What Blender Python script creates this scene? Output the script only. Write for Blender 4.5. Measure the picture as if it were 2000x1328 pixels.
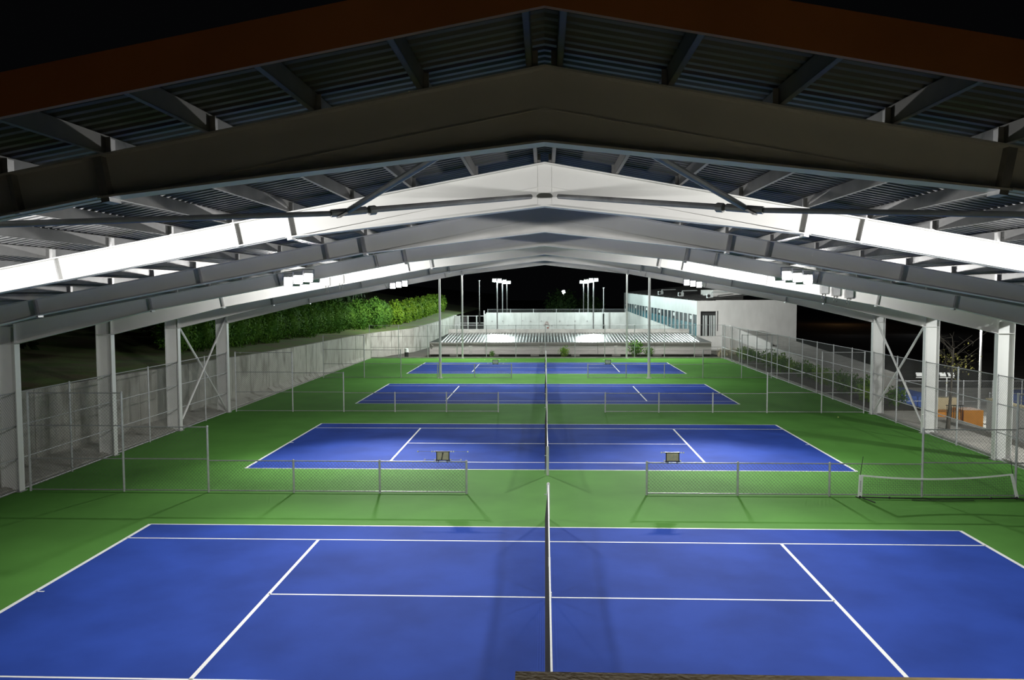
import bpy, math, random
from mathutils import Vector, Matrix
R = random.Random(7)
S = bpy.context.scene
for o in list(bpy.data.objects): bpy.data.objects.remove(o)
COL = S.collection

# ------------------------------------------------------------------ camera, world, exposure
cam_d = bpy.data.cameras.new('camera'); cam = bpy.data.objects.new('camera', cam_d); COL.objects.link(cam)
CX, CY, CZ, YAW, PITCH, ROLL, FPX = -0.0593, -17.9729, 6.8945, 0.0406, -0.0585, -0.0034, 1581.6
fw = Vector((-math.sin(YAW)*math.cos(PITCH), math.cos(YAW)*math.cos(PITCH), math.sin(PITCH)))
r0 = Vector((math.cos(YAW), math.sin(YAW), 0)); u0 = r0.cross(fw)
r1 = math.cos(ROLL)*r0 + math.sin(ROLL)*u0; u1 = -math.sin(ROLL)*r0 + math.cos(ROLL)*u0
cam.matrix_world = Matrix(((r1.x, u1.x, -fw.x, CX), (r1.y, u1.y, -fw.y, CY), (r1.z, u1.z, -fw.z, CZ), (0, 0, 0, 1)))
cam_d.sensor_width = 36; cam_d.lens = FPX*36/2000; cam_d.clip_end = 2000; cam_d.clip_start = 0.05
S.camera = cam
W = bpy.data.worlds.new('night'); S.world = W; W.use_nodes = True
W.node_tree.nodes['Background'].inputs[0].default_value = (.8, .85, 1.0, 1)
W.node_tree.nodes['Background'].inputs[1].default_value = 0.0007
S.view_settings.view_transform = 'Standard'; S.view_settings.look = 'None'
S.view_settings.gamma = 1; S.view_settings.use_curve_mapping = False
S.view_settings.exposure = 1.17
HALL_W, HALL_L, FAR_L, POLE_L = 360.0, 120.0, 640.0, 780.0     # watts per canopy floodlight beam; lens radiance of canopy, distant and pole floodlights

# ------------------------------------------------------------------ materials
def new_mat(name):
    m = bpy.data.materials.new(name); m.use_nodes = True
    return m, m.node_tree.nodes, m.node_tree.links, m.node_tree.nodes['Principled BSDF']
def pmat(name, col, rough=0.5, metal=0.0, var=0.12, scale=3.0, stretch=(1, 1, 1), bump=0.0, bscale=60, col2=None, spec=0.5, detail=5):
    m, N, L, b = new_mat(name)
    tc = N.new('ShaderNodeTexCoord'); mp = N.new('ShaderNodeMapping'); mp.inputs['Scale'].default_value = stretch
    L.new(tc.outputs['Object'], mp.inputs[0])
    nz = N.new('ShaderNodeTexNoise'); nz.inputs['Scale'].default_value = scale; nz.inputs['Detail'].default_value = detail
    L.new(mp.outputs[0], nz.inputs['Vector'])
    rp = N.new('ShaderNodeValToRGB'); c2 = col2 or tuple(c*(1-2*var) for c in col)
    rp.color_ramp.elements[0].position = 0.35; rp.color_ramp.elements[1].position = 0.65
    rp.color_ramp.elements[0].color = (*c2, 1); rp.color_ramp.elements[1].color = (*col, 1)
    L.new(nz.outputs[0], rp.inputs[0]); L.new(rp.outputs[0], b.inputs['Base Color'])
    b.inputs['Roughness'].default_value = rough; b.inputs['Metallic'].default_value = metal
    b.inputs['Specular IOR Level'].default_value = spec
    if bump:
        n2 = N.new('ShaderNodeTexNoise'); n2.inputs['Scale'].default_value = bscale; L.new(tc.outputs['Object'], n2.inputs['Vector'])
        bp = N.new('ShaderNodeBump'); bp.inputs['Strength'].default_value = bump; bp.inputs['Distance'].default_value = 0.02
        L.new(n2.outputs[0], bp.inputs['Height']); L.new(bp.outputs[0], b.inputs['Normal'])
    return m
def emat(name, col, s):
    m, N, L, b = new_mat(name); N.remove(b)
    e = N.new('ShaderNodeEmission'); e.inputs[0].default_value = (*col, 1); e.inputs[1].default_value = s
    L.new(e.outputs[0], N['Material Output'].inputs[0]); return m
def streak_concrete(name, col, dark, stain):
    m, N, L, b = new_mat(name)
    tc = N.new('ShaderNodeTexCoord')
    def nz(scale, st, det=6):
        mp = N.new('ShaderNodeMapping'); mp.inputs['Scale'].default_value = st; L.new(tc.outputs['Object'], mp.inputs[0])
        n = N.new('ShaderNodeTexNoise'); n.inputs['Scale'].default_value = scale; n.inputs['Detail'].default_value = det
        L.new(mp.outputs[0], n.inputs['Vector']); return n.outputs[0]
    def ramp(src, p0, p1):
        r = N.new('ShaderNodeValToRGB'); r.color_ramp.elements[0].position = p0; r.color_ramp.elements[1].position = p1
        L.new(src, r.inputs[0]); return r.outputs[0]
    def mix(f, a, bb):
        x = N.new('ShaderNodeMix'); x.data_type = 'RGBA'; L.new(f, x.inputs[0])
        for s, v in ((6, a), (7, bb)):
            if isinstance(v, tuple): x.inputs[s].default_value = (*v, 1)
            else: L.new(v, x.inputs[s])
        return x.outputs[2]
    c = mix(ramp(nz(1.2, (1, 1, .5)), .3, .7), dark, col)
    c = mix(ramp(nz(1.5, (.8, .8, .28)), .47, .72), c, stain)
    L.new(c, b.inputs['Base Color']); b.inputs['Roughness'].default_value = .9
    return m
M = {}
M['green'] = pmat('green_acrylic', (.088, .245, .046), .8, var=.07, scale=.5, bump=.06, bscale=180, detail=8, spec=.03)
M['blue'] = pmat('blue_acrylic', (.026, .068, .365), .8, var=.14, scale=.45, bump=.06, bscale=180, detail=9, spec=.03)
M['line'] = pmat('white_line_paint', (.82, .84, .82), .6, var=.03)
M['steel'] = pmat('white_painted_steel', (.70, .70, .68), .42, var=.03, scale=1.2)
M['steel_dirty'] = pmat('galvanised_steel_plate', (.42, .42, .42), .45, .5, var=.1, scale=6)
M['galv'] = pmat('galvanised_tube', (.36, .365, .37), .5, .35, var=.1, scale=5)
M['galvpost'] = pmat('galvanised_post', (.52, .53, .54), .5, .3, var=.1, scale=5)
M['wire'] = pmat('galvanised_wire', (.15, .15, .15), .7, .1, var=.05, scale=5)
M['sheet'] = pmat('galvanised_roof_sheet', (.13, .131, .132), .5, .15, var=.06, scale=1.5, spec=.25)
M['purlin'] = pmat('galvanised_purlin', (.19, .19, .185), .5, .15, var=.1, scale=2.5, spec=.3)
M['fascia'] = pmat('rust_red_fascia', (.36, .15, .05), .5, .0, var=.08, scale=1)
M['concrete'] = pmat('plain_concrete', (.42, .41, .38), .9, var=.12, scale=1.6, bump=.1, bscale=25)
M['ledge'] = pmat('tan_concrete_ledge', (.50, .44, .30), .9, var=.15, scale=4, bump=.15, bscale=40)
M['wallc'] = streak_concrete('stained_retaining_concrete', (.50, .49, .44), (.36, .35, .31), (.17, .165, .13))
M['whitewall'] = streak_concrete('pale_practice_wall', (.66, .66, .64), (.58, .58, .56), (.50, .50, .48))
M['greywall'] = streak_concrete('grey_rendered_wall', (.60, .59, .57), (.56, .55, .53), (.53, .52, .50))
M['boardc'] = pmat('board_marked_concrete', (.46, .43, .41), .85, var=.08, scale=2, stretch=(.3, 1, 4))
M['soil'] = pmat('dark_soil', (.060, .050, .036), .95, var=.25, scale=1.2, bump=.3, bscale=8)
M['grass'] = pmat('rough_grass', (.10, .18, .03), .95, col2=(.13, .12, .05), scale=.6, bump=.4, bscale=12)
M['paving'] = pmat('pale_paving', (.62, .59, .53), .85, var=.1, scale=.8, bump=.1, bscale=30)
M['netcord'] = pmat('black_net_cord', (.012, .012, .014), .8, var=.1)
M['black'] = pmat('black_plastic', (.018, .018, .018), .5, var=.1)
M['band'] = pmat('white_net_band', (.80, .82, .80), .8, var=.04, scale=8)
M['tan'] = pmat('tan_score_panel', (.52, .47, .34), .7, var=.1, scale=9)
M['bark'] = pmat('grey_bark', (.11, .095, .075), .9, var=.25, scale=14, stretch=(1, 1, .2), bump=.4, bscale=40)
M['leaf'] = pmat('hedge_leaf', (.10, .22, .025), .7, spec=.1, col2=(.045, .13, .018), scale=1.3)
M['leaf_lime'] = pmat('lime_hedge_leaf', (.20, .33, .025), .7, spec=.1, col2=(.09, .21, .02), scale=1.3)
M['leaf_dark'] = pmat('dark_tree_leaf', (.035, .07, .02), .7, spec=.1, col2=(.02, .045, .015), scale=.7)
M['leaf_yel'] = pmat('yellow_autumn_leaf', (.42, .38, .10), .6, col2=(.20, .20, .05), scale=2)
M['reed'] = pmat('dry_reed', (.50, .44, .30), .8, var=.2, scale=5)
M['facade'] = pmat('pale_facade_panel', (.56, .60, .59), .55, var=.04, scale=1)
M['glassdark'] = pmat('dark_window_glass', (.03, .06, .075), .12, var=.2, scale=.6)
M['glassblue'] = pmat('blue_spandrel_glass', (.06, .22, .27), .2, var=.25, scale=.5)
M['mullion'] = pmat('grey_mullion', (.42, .44, .44), .5, .3)
M['roofdark'] = pmat('dark_standing_seam_roof', (.16, .155, .15), .55, .2, var=.1, scale=.6)
M['ribroof'] = pmat('grey_green_sheet_roof', (.10, .115, .112), .28, .6, var=.06, scale=1)
M['ribwhite'] = pmat('pale_roof_rib', (.50, .53, .52), .35, .5, var=.05, scale=1)
M['orange'] = pmat('orange_panel', (.85, .33, .03), .55, var=.06, scale=2)
M['cream'] = pmat('cream_panel', (.68, .58, .36), .6, var=.06, scale=2)
M['bluepad'] = pmat('blue_padel_turf', (.04, .11, .42), .8, var=.1, scale=2)
M['ball'] = pmat('tennis_ball_felt', (.70, .80, .25), .9, var=.05, scale=30)
M['red'] = pmat('faded_red_paint', (.42, .15, .11), .8, var=.15, scale=6)
M['lens_hall'] = emat('canopy_floodlight_lens', (1.0, .98, .95), HALL_L)
M['lens_far'] = emat('distant_floodlight_lens', (.82, 1.0, .97), FAR_L)
M['lens_pole'] = emat('pole_floodlight_lens', (.97, 1.0, .97), POLE_L)
M['lens_out'] = emat('added_flood_and_lamp_post_lens', (.97, 1.0, .97), 1300)  # strong lens shared by the added wall floods and the outdoor lamp posts
M['lens_street'] = emat('street_lamp_lens', (.85, .9, 1.0), 60)
M['lens_ledge'] = emat('ledge_lamp_lens', (1.0, .84, .52), 130)
M['lens_sodium'] = emat('sodium_lamp_lens', (1.0, .55, .22), 24)
M['lens_mast'] = emat('sodium_mast_lens', (1.0, .60, .25), 42)

# ------------------------------------------------------------------ mesh helpers
class MB:
    def __init__(s): s.v = []; s.f = []
    def add(s, vs, fs):
        n = len(s.v); s.v += [tuple(x) for x in vs]; s.f += [tuple(i+n for i in f) for f in fs]; return s
    def box(s, x0, x1, y0, y1, z0, z1):
        return s.add([(x0, y0, z0), (x1, y0, z0), (x1, y1, z0), (x0, y1, z0), (x0, y0, z1), (x1, y0, z1), (x1, y1, z1), (x0, y1, z1)],
                     [(0, 3, 2, 1), (4, 5, 6, 7), (0, 1, 5, 4), (1, 2, 6, 5), (2, 3, 7, 6), (3, 0, 4, 7)])
    def bar(s, a, b, w, h, up=(0, 0, 1), cap=True):
        a, b = Vector(a), Vector(b); d = (b-a).normalized(); u = Vector(up)
        if abs(d.dot(u)) > .98: u = Vector((1, 0, 0))
        x = d.cross(u).normalized(); y = x.cross(d)
        p = [(-w/2, -h/2), (w/2, -h/2), (w/2, h/2), (-w/2, h/2)]
        vs = [c + x*i + y*j for c in (a, b) for i, j in p]
        fs = [(0, 1, 5, 4), (1, 2, 6, 5), (2, 3, 7, 6), (3, 0, 4, 7)] + ([(3, 2, 1, 0), (4, 5, 6, 7)] if cap else [])
        return s.add(vs, fs)
    def tube(s, a, b, r, r2=None, n=8, cap=True):
        a, b = Vector(a), Vector(b); d = (b-a).normalized(); u = Vector((0, 0, 1))
        if abs(d.dot(u)) > .98: u = Vector((1, 0, 0))
        x = d.cross(u).normalized(); y = x.cross(d); r2 = r if r2 is None else r2
        vs = [c + (x*math.cos(2*math.pi*k/n) + y*math.sin(2*math.pi*k/n))*q for c, q in ((a, r), (b, r2)) for k in range(n)]
        fs = [(k, (k+1) % n, n+(k+1) % n, n+k) for k in range(n)]
        if cap: fs += [tuple(range(n-1, -1, -1)), tuple(range(n, 2*n))]
        return s.add(vs, fs)
    def path(s, pts, r, n=8):
        for i in range(len(pts)-1): s.tube(pts[i], pts[i+1], r, n=n)
        return s
    def prism(s, poly, axis, c0, c1):   # poly in the two other axes, extruded along axis
        def P(p, c): return (c, p[0], p[1]) if axis == 0 else (p[0], c, p[1]) if axis == 1 else (p[0], p[1], c)
        n = len(poly)
        return s.add([P(p, c) for c in (c0, c1) for p in poly],
                     [(k, (k+1) % n, n+(k+1) % n, n+k) for k in range(n)] + [tuple(range(n-1, -1, -1)), tuple(range(n, 2*n))])
    def sphere(s, c, r, n=10, m=7, sc=(1, 1, 1)):
        vs = []; fs = []
        for i in range(m+1):
            t = math.pi*i/m
            for k in range(n):
                p = 2*math.pi*k/n
                vs.append((c[0]+r*sc[0]*math.sin(t)*math.cos(p), c[1]+r*sc[1]*math.sin(t)*math.sin(p), c[2]+r*sc[2]*math.cos(t)))
        for i in range(m):
            for k in range(n): fs.append((i*n+k, (i+1)*n+k, (i+1)*n+(k+1) % n, i*n+(k+1) % n))
        return s.add(vs, fs)
    def mesh(s, name, mat, smooth=False):
        me = bpy.data.meshes.new(name); me.from_pydata(s.v, [], s.f)
        me.materials.append(M[mat] if isinstance(mat, str) else mat); me.update()
        if smooth: me.shade_smooth()
        return me
    def build(s, name, mat, parent=None, loc=(0, 0, 0), smooth=False):
        return link(name, s.mesh(name, mat, smooth), parent, loc)
def link(name, data, parent=None, loc=(0, 0, 0), rz=0):
    o = bpy.data.objects.new(name, data); COL.objects.link(o); o.location = loc; o.rotation_euler.z = rz
    if parent: o.parent = parent
    return o
def tag(o, label=None, cat=None, group=None, kind=None):
    for k, v in (('label', label), ('category', cat), ('group', group), ('kind', kind)):
        if v: o[k] = v
    return o
def thing(name, label, cat, loc=(0, 0, 0), rz=0, group=None):
    return tag(link(name, None, None, loc, rz), label, cat, group)
def copy_tree(o, loc, rz=0, label=None, parent=None):
    c = o.copy(); COL.objects.link(c); c.parent = parent
    if parent is None: c.location = loc; c.rotation_euler.z = rz
    if label: c['label'] = label
    for ch in o.children: copy_tree(ch, None, parent=c)
    return c

# ------------------------------------------------------------------ site constants
PITCH_Y = 18.7                                    # distance between court centres
FY = [-9.35 + 6.2333*i for i in range(7)]         # portal frames
AX, APEX, SLOPE = -0.06, 9.24, 0.183               # ridge position, rafter top at ridge, roof slope
def ztop(x): return APEX - SLOPE*abs(x-AX)

# ------------------------------------------------------------------ floor, courts
floor = MB().box(-18.75, 18.85, -9.9, 67.0, -.25, 0).build('floor', 'green'); tag(floor, 'green acrylic sports floor around the four blue courts', kind='structure')
for k in range(4):
    cy = PITCH_Y*k
    c = MB().box(-11.91, 11.91, cy-5.51, cy+5.51, 0, .004).build('court_surface', 'blue', floor)
    lw = .055
    def ln(x0, x1, y0, y1): MB().box(x0, x1, cy+y0, cy+y1, .004, .007).build('court_line', 'line', c)
    for s in (-1, 1):
        ln(-11.885, 11.885, s*5.485-lw/2, s*5.485+lw/2)
        ln(-11.885, 11.885, s*4.115-lw/2, s*4.115+lw/2)
        ln(s*11.885-.05, s*11.885+.05, -5.485, 5.485)
        ln(s*6.4-lw*.75, s*6.4+lw*.75, -4.115, 4.115)
        ln(min(s*11.885, s*11.68), max(s*11.885, s*11.68), -lw/2, lw/2)
    ln(-6.4, 6.4, -lw/2, lw/2)
kerb = MB().box(-18.75, 18.85, 66.75, 67.0, 0, .12).box(-18.75, -18.5, -9.9, 66.7, 0, .05).box(18.62, 18.85, -9.9, 66.7, 0, .07).build('trim_1', 'concrete')
tag(kerb, 'pale concrete kerb around the edge of the green floor', kind='structure')

# ground around
g = MB(); nx, ny = 46, 60
def terr(x, y):
    if x < -19.6: return min(2.7, 2.75) + max(0, -21.5-x)*.10 if x < -20.6 else -.05
    if x > 21: return -.15 - max(0, min(1, (x-22)/3))*2.6
    return -.12
xs = [-160, -90, -60, -45, -35, -28, -24, -22, -21.0, -20.7, -20.4, -19.5, -10, 0, 10, 18.9, 20.9, 22, 23, 24, 25.2, 30, 40, 60, 100, 160]
ys = [-60, -30, -10, 0, 10, 20, 30, 40, 50, 60, 70, 85, 100, 130, 170, 240, 330]
vs = []; fs = []
for y in ys:
    for x in xs:
        z = terr(x, y)
        if y > 150: z += (y-150)*.02
        vs.append((x, y, z))
nxs = len(xs)
for j in range(len(ys)-1):
    for i in range(nxs-1): fs.append((j*nxs+i, j*nxs+i+1, (j+1)*nxs+i+1, (j+1)*nxs+i))
ground = MB().add(vs, fs).build('ground', 'soil'); tag(ground, 'dark soil ground surrounding the courts', kind='structure')

# ------------------------------------------------------------------ left retaining wall of concrete panels
WP = [(-20.3, 2), (-20.2, 12), (-20.1, 20), (-19.9, 28), (-19.2, 37), (-18.95, 46), (-18.85, 56), (-18.8, 65), (-17.6, 71), (-15.6, 77), (-14.4, 90), (-13.6, 106)]
WZ = [3.15, 3.15, 3.05, 2.95, 2.85, 2.8, 2.72, 2.65, 2.65, 2.7, 3.0, 3.5]
wl = thing('wall_left', 'tall stained concrete retaining wall along the left of the courts', 'wall'); del wl['category']; tag(wl, kind='structure')
def along(t):
    acc = 0
    for i in range(len(WP)-1):
        a, b = Vector(WP[i]), Vector(WP[i+1]); l = (b-a).length
        if t <= acc+l or i == len(WP)-2:
            q = (t-acc)/l; p = a.lerp(b, q); return p, WZ[i]*(1-q)+WZ[i+1]*q, (b-a).normalized()
        acc += l
TOT = sum((Vector(WP[i+1])-Vector(WP[i])).length for i in range(len(WP)-1))
t = 0; k = 0
while t < TOT-.5:
    step = 2.6 if k % 3 else 2.9
    a, za, da = along(t+.02); b, zb, db = along(min(TOT, t+step-.02))
    n = Vector((-da.y, da.x)); off = R.uniform(-.015, .015)
    a0 = a-n*off; b0 = b-n*off; a1 = a+n*.35; b1 = b+n*.35
    zz = (za+zb)/2
    MB().add([(a0.x, a0.y, -.1), (b0.x, b0.y, -.1), (b1.x, b1.y, -.1), (a1.x, a1.y, -.1), (a0.x, a0.y, za), (b0.x, b0.y, zb), (b1.x, b1.y, zb), (a1.x, a1.y, za)],
             [(0, 3, 2, 1), (4, 5, 6, 7), (0, 1, 5, 4), (1, 2, 6, 5), (2, 3, 7, 6), (3, 0, 4, 7)]).build('wall_panel', 'wallc', wl)
    t += step; k += 1
# formwork joint ledge and footing strip
fm = MB()
for i in range(len(WP)-1):
    if WP[i][1] > 66: break
    a, b = WP[i], WP[i+1]
    fm.add([(a[0]+.02, a[1], 0.0), (b[0]+.02, b[1], 0.0), (-18.7, b[1], 0.02), (-18.7, a[1], 0.02), (a[0]+.02, a[1], .42), (b[0]+.02, b[1], .32), (-18.72, b[1], .10), (-18.72, a[1], .10)],
           [(4, 7, 6, 5), (0, 1, 5, 4), (2, 3, 7, 6), (3, 0, 4, 7), (1, 2, 6, 5)])
fm.build('footing_strip', 'wallc', wl)
bank = MB()
bx = [-18.6, -20.2, -24, -34, -60]
bv = []; by = [0, 20, 30, 40, 50, 60, 70, 78, 90, 106, 130, 160]
def wallx(y):
    for i in range(len(WP)-1):
        if WP[i][1] <= y <= WP[i+1][1]:
            q = (y-WP[i][1])/(WP[i+1][1]-WP[i][1]); return WP[i][0]*(1-q)+WP[i+1][0]*q, WZ[i]*(1-q)+WZ[i+1]*q
    return (WP[0][0], WZ[0]) if y < WP[0][1] else (WP[-1][0], WZ[-1])
for y in by:
    x0, z0 = wallx(y)
    for j, dx in enumerate((0.34, 1.6, 4, 12, 50)):
        bv.append((x0-dx, y, z0-.06+[0, .22, .5, 1.6, 7][j]*(1+R.uniform(-.1, .1))))
bank.add(bv, [(j*5+i, (j+1)*5+i, (j+1)*5+i+1, j*5+i+1) for j in range(len(by)-1) for i in range(4)])
bank = bank.build('grass_bank', 'grass'); tag(bank, 'rough grassy bank rising behind the left retaining wall', 'bank', kind='structure'); del bank['category']

# ------------------------------------------------------------------ canopy roof
roof = thing('ceiling', 'corrugated metal canopy roof with steel purlins over the two near courts', 'roof'); del roof['category']; tag(roof, kind='structure')
Y0, Y1 = -11.3, 29.2
for s in (-1, 1):
    b = MB(); per = .2; n = int((Y1-Y0)/per); prof = []
    for i in range(n):
        y = Y0+i*per; prof += [(y, 0), (y+.08, 0), (y+.11, .035), (y+.17, .035)]
    prof.append((Y0+n*per, 0))
    vs = []
    for (y, dz) in prof:
        vs.append((AX, y, APEX+.205+dz)); vs.append((AX+s*19.25, y, APEX-SLOPE*19.25+.205+dz))
    b.add(vs, [(2*i, 2*i+1, 2*i+3, 2*i+2) for i in range(len(prof)-1)])
    b.build('roof_sheet', 'sheet', roof)
    # fascia on both ends
    for yy, y2 in ((Y0-.06, Y0), (Y1, Y1+.06)):
        z = APEX-.06
        MB().add([(AX, yy, z), (AX+s*19.3, yy, z-SLOPE*19.3), (AX+s*19.3, yy, z-SLOPE*19.3+.36), (AX, yy, z+.36),
                  (AX, y2, z), (AX+s*19.3, y2, z-SLOPE*19.3), (AX+s*19.3, y2, z-SLOPE*19.3+.36), (AX, y2, z+.36)],
                 [(0, 1, 2, 3), (7, 6, 5, 4), (0, 4, 5, 1), (3, 2, 6, 7), (1, 5, 6, 2), (0, 3, 7, 4)]).build('fascia', 'fascia', roof)
    MB().bar((AX+s*19.32, Y0, APEX-SLOPE*19.3+.12), (AX+s*19.32, Y1, APEX-SLOPE*19.3+.12), .16, .2).build('gutter', 'purlin', roof)
    pb = MB(); L0, L1 = Y0+.02, Y1-.02
    pb.box(-.004, .004, L0, L1, 0, .19); pb.box(-.004, .06, L0, L1, 0, .006); pb.box(-.004, .06, L0, L1, .184, .19)
    pb.box(.054, .06, L0, L1, 0, .02)
    pme = pb.mesh('purlin', 'purlin')
    for k in range(17):
        x = AX + s*(.13+1.135*k); o = link('purlin', pme, roof, (x, 0, ztop(x)+.004)); o.scale.x = s
    # ridge hangers
ridge = MB().prism([(AX-.35, APEX+.205+.04-SLOPE*.35), (AX, APEX+.26), (AX+.35, APEX+.205+.04-SLOPE*.35), (AX, APEX+.25)], 1, Y0, Y1).build('ridge_cap', 'sheet', roof)

# ------------------------------------------------------------------ portal frames
XA, XE, XC = 4.75, 13.55, 18.3           # apex splice, eave splice, column inner face (from ridge)
DV = .44                                  # rafter depth measured vertically
def frame_meshes():
    out = []
    for s in (-1, 1):
        X = lambda d: AX+s*d
        zt = lambda d: APEX-SLOPE*d
        seam0 = APEX-.42
        # rafter web with flanges
        b = MB(); poly = [(X(0), zt(0)), (X(XC+.1), zt(XC+.1)), (X(XC+.1), zt(XC+.1)-DV), (X(XA), zt(XA)-DV-.02), (X(0), seam0)]
        b.prism(poly, 1, -.008, .008)
        b.bar((X(0), 0, zt(0)-.012), (X(XC+.6), 0, zt(XC+.6)-.012), .26, .022)
        b.bar((X(XA), 0, zt(XA)-DV), (X(XE), 0, zt(XE)-DV), .26, .022)
        b.bar((X(0), 0, seam0), (X(XA), 0, zt(XA)-DV), .045, .012)
        b.bar((X(XE), 0, zt(XE)-DV), (X(XC), 0, zt(XC)-DV), .045, .012)
        out.append(('rafter', b.mesh('rafter', 'steel')))
        b = MB(); hz = APEX-.78
        b.prism([(X(0), seam0), (X(XA), zt(XA)-DV), (X(0), hz)], 1, -.008, .008)
        b.bar((X(0), 0, hz), (X(XA), 0, zt(XA)-DV-.01), .26, .022)
        out.append(('apex_haunch', b.mesh('apex_haunch', 'steel')))
        b = MB(); ez = 5.18
        b.prism([(X(XE), zt(XE)-DV), (X(XC), zt(XC)-DV), (X(XC), ez)], 1, -.008, .008)
        b.bar((X(XE), 0, zt(XE)-DV-.01), (X(XC), 0, ez), .26, .022)
        out.append(('eave_haunch', b.mesh('eave_haunch', 'steel')))
        for d, w, h0 in ((XA, .09, -.06), (5.72, .05, 0), (9.1, .03, 0), (XE, .06, -.05)):
            b = MB(); dz = h0
            b.bar((X(d), 0, zt(d)-.02), (X(d-.085), 0, zt(d)-DV+dz), .24, w)
            out.append(('splice_plate', b.mesh('splice_plate', 'steel_dirty')))
        b = MB(); zc = zt(XC+.6)
        b.box(min(X(XC), X(XC+.022)), max(X(XC), X(XC+.022)), -.14, .14, 0, 5.16)
        b.box(min(X(XC), X(XC+.022)), max(X(XC), X(XC+.022)), -.14, .14, 5.2, zc+.1)
        b.box(min(X(XC+.64), X(XC+.662)), max(X(XC+.64), X(XC+.662)), -.14, .14, 0, zc)
        b.box(min(X(XC), X(XC+.65)), max(X(XC), X(XC+.65)), -.008, .008, 0, zc)
        for zz in (5.17, zc-.02): b.box(min(X(XC), X(XC+.65)), max(X(XC), X(XC+.65)), -.13, .13, zz, zz+.02)
        out.append(('column', b.mesh('column', 'steel')))
        b = MB(); b.box(min(X(XC-.06), X(XC+.72)), max(X(XC-.06), X(XC+.72)), -.2, .2, 0, .03)
        out.append(('base_plate', b.mesh('base_plate', 'steel_dirty')))
    b = MB(); b.bar((AX, 0, APEX-.01), (AX, 0, APEX-.78), .24, .035, up=(0, 1, 0))
    out.append(('ridge_plate', b.mesh('ridge_plate', 'steel')))
    return out
FM = frame_meshes()
cl = MB().box(-.004, .004, -.09, .09, 0, .17); cl.box(-.05, .05, -.09, -.082, 0, .17)
clm = cl.mesh('purlin_cleat', 'steel_dirty')
FL = ['nearest steel portal frame, its near side in deep shadow', 'brightest steel portal frame, right behind the dark nearest one',
      'steel portal frame just behind the brightest one, with a dark diamond shadow at its ridge', 'steel portal frame above the first divider fence, carrying the nearest visible floodlights',
      'bright narrow steel portal frame carrying small grey boxes, behind the nearest visible floodlights', 'steel portal frame second from the far end, with braces running to the last one',
      'last steel portal frame at the far end of the canopy, above the second divider fence']
for i, y in enumerate(FY):
    t = thing('portal_frame', FL[i], 'steel frame', (0, y, 0), group='white portal frames of the canopy')
    for n, me in FM: link(n, me, t)
    if i < 4:
        for s in (-1, 1):
            for k in range(0, 12):
                x = AX+s*(.13+1.135*k)-s*.012; link('purlin_cleat', clm, t, (x, 0, ztop(x)+.002))

# roof bracing tubes between the first two frames
for s in (-1, 1):
    side = 'left' if s < 0 else 'right'
    n = (AX+s*2.86, -6.2, 8.07)
    t = thing('roof_brace', f'steel tube brace meeting at a bolted node, {side} of the ridge before the brightest frame', 'brace', n)
    P = lambda p: tuple(a-b for a, b in zip(p, n))
    MB().tube(P((AX+s*6.3, -9.2, 7.66)), (s*.15, -.06, -.02), .038).build('tube', 'galv', t)
    MB().tube((-s*.12, .12, .03), P((AX+s*.25, -3.25, 8.62)), .045).build('tube', 'galv', t)
    MB().tube((0, 0, .02), P((AX+s*1.0, -9.2, 8.45)), .045).build('tube', 'galv', t)
    MB().tube((s*.22, -.14, -.03), (-s*.22, .2, .05), .055).tube((-s*.26, .22, .045), (-s*.34, .29, .06), .07).bar((s*.12, -.1, -.08), (-.05*s, .05, .06), .12, .03).build('node_plate', 'steel_dirty', t)

# vertical cross braces between the last two frames
for s in (-1, 1):
    x = AX+s*18.35; ya, yb = FY[5]+.2, FY[6]-.2
    t = thing('cross_brace', f'steel tube cross brace between the last two columns on the {"left" if s < 0 else "right"}', 'brace', (x, ya, 0))
    d = yb-ya
    for p, q in (((0, 0, .55), (0, d, 5.45)), ((s*.08, 0, 5.3), (s*.08, d, .25))):
        MB().tube(p, q, .055).build('tube', 'steel', t)
        for e, f in ((p, q), (q, p)):
            v = (Vector(f)-Vector(e)).normalized()
            MB().bar(Vector(e)-v*.25, Vector(e)+v*.12, .03, .12).build('gusset', 'steel', t)

# ------------------------------------------------------------------ floodlights under the canopy
def flood_meshes(lens, w=.42, h=.34):
    hb = MB().prism([(-w/2, -h/2), (w/2, -h/2), (w/2, h/2), (-w/2, h/2)], 1, -.02, .03)
    hb.add([(-w/2, .03, -h/2), (w/2, .03, -h/2), (w/2, .03, h/2), (-w/2, .03, h/2), (-w*.28, .2, -h*.25), (w*.28, .2, -h*.25), (w*.28, .2, h*.25), (-w*.28, .2, h*.25)],
           [(1, 0, 4, 5), (2, 1, 5, 6), (3, 2, 6, 7), (0, 3, 7, 4), (4, 7, 6, 5)])
    for k in range(5): hb.box(-w*.25+k*w*.12, -w*.25+k*w*.12+.012, .2, .27, -h*.22, h*.22)
    lb = MB().add([(-w/2+.03, -.024, -h/2+.03), (w/2-.03, -.024, -h/2+.03), (w/2-.03, -.024, h/2-.03), (-w/2+.03, -.024, h/2-.03)], [(0, 1, 2, 3)])
    br = MB().bar((-w/2-.015, .06, 0), (-w/2-.015, .06, h*.75), .05, .01, up=(0, 1, 0)).bar((w/2+.015, .06, 0), (w/2+.015, .06, h*.75), .05, .01, up=(0, 1, 0)).bar((-w/2-.02, .06, h*.75), (w/2+.02, .06, h*.75), .05, .012)
    return hb.mesh('housing', 'steel_dirty'), lb.mesh('lens', lens), br.mesh('bracket', 'steel_dirty')
FLH = flood_meshes('lens_hall', .31, .34); FLF = flood_meshes('lens_far', .55, .45); FLP = flood_meshes('lens_pole', .5, .42); FLO = flood_meshes('lens_out', .5, .42)
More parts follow.
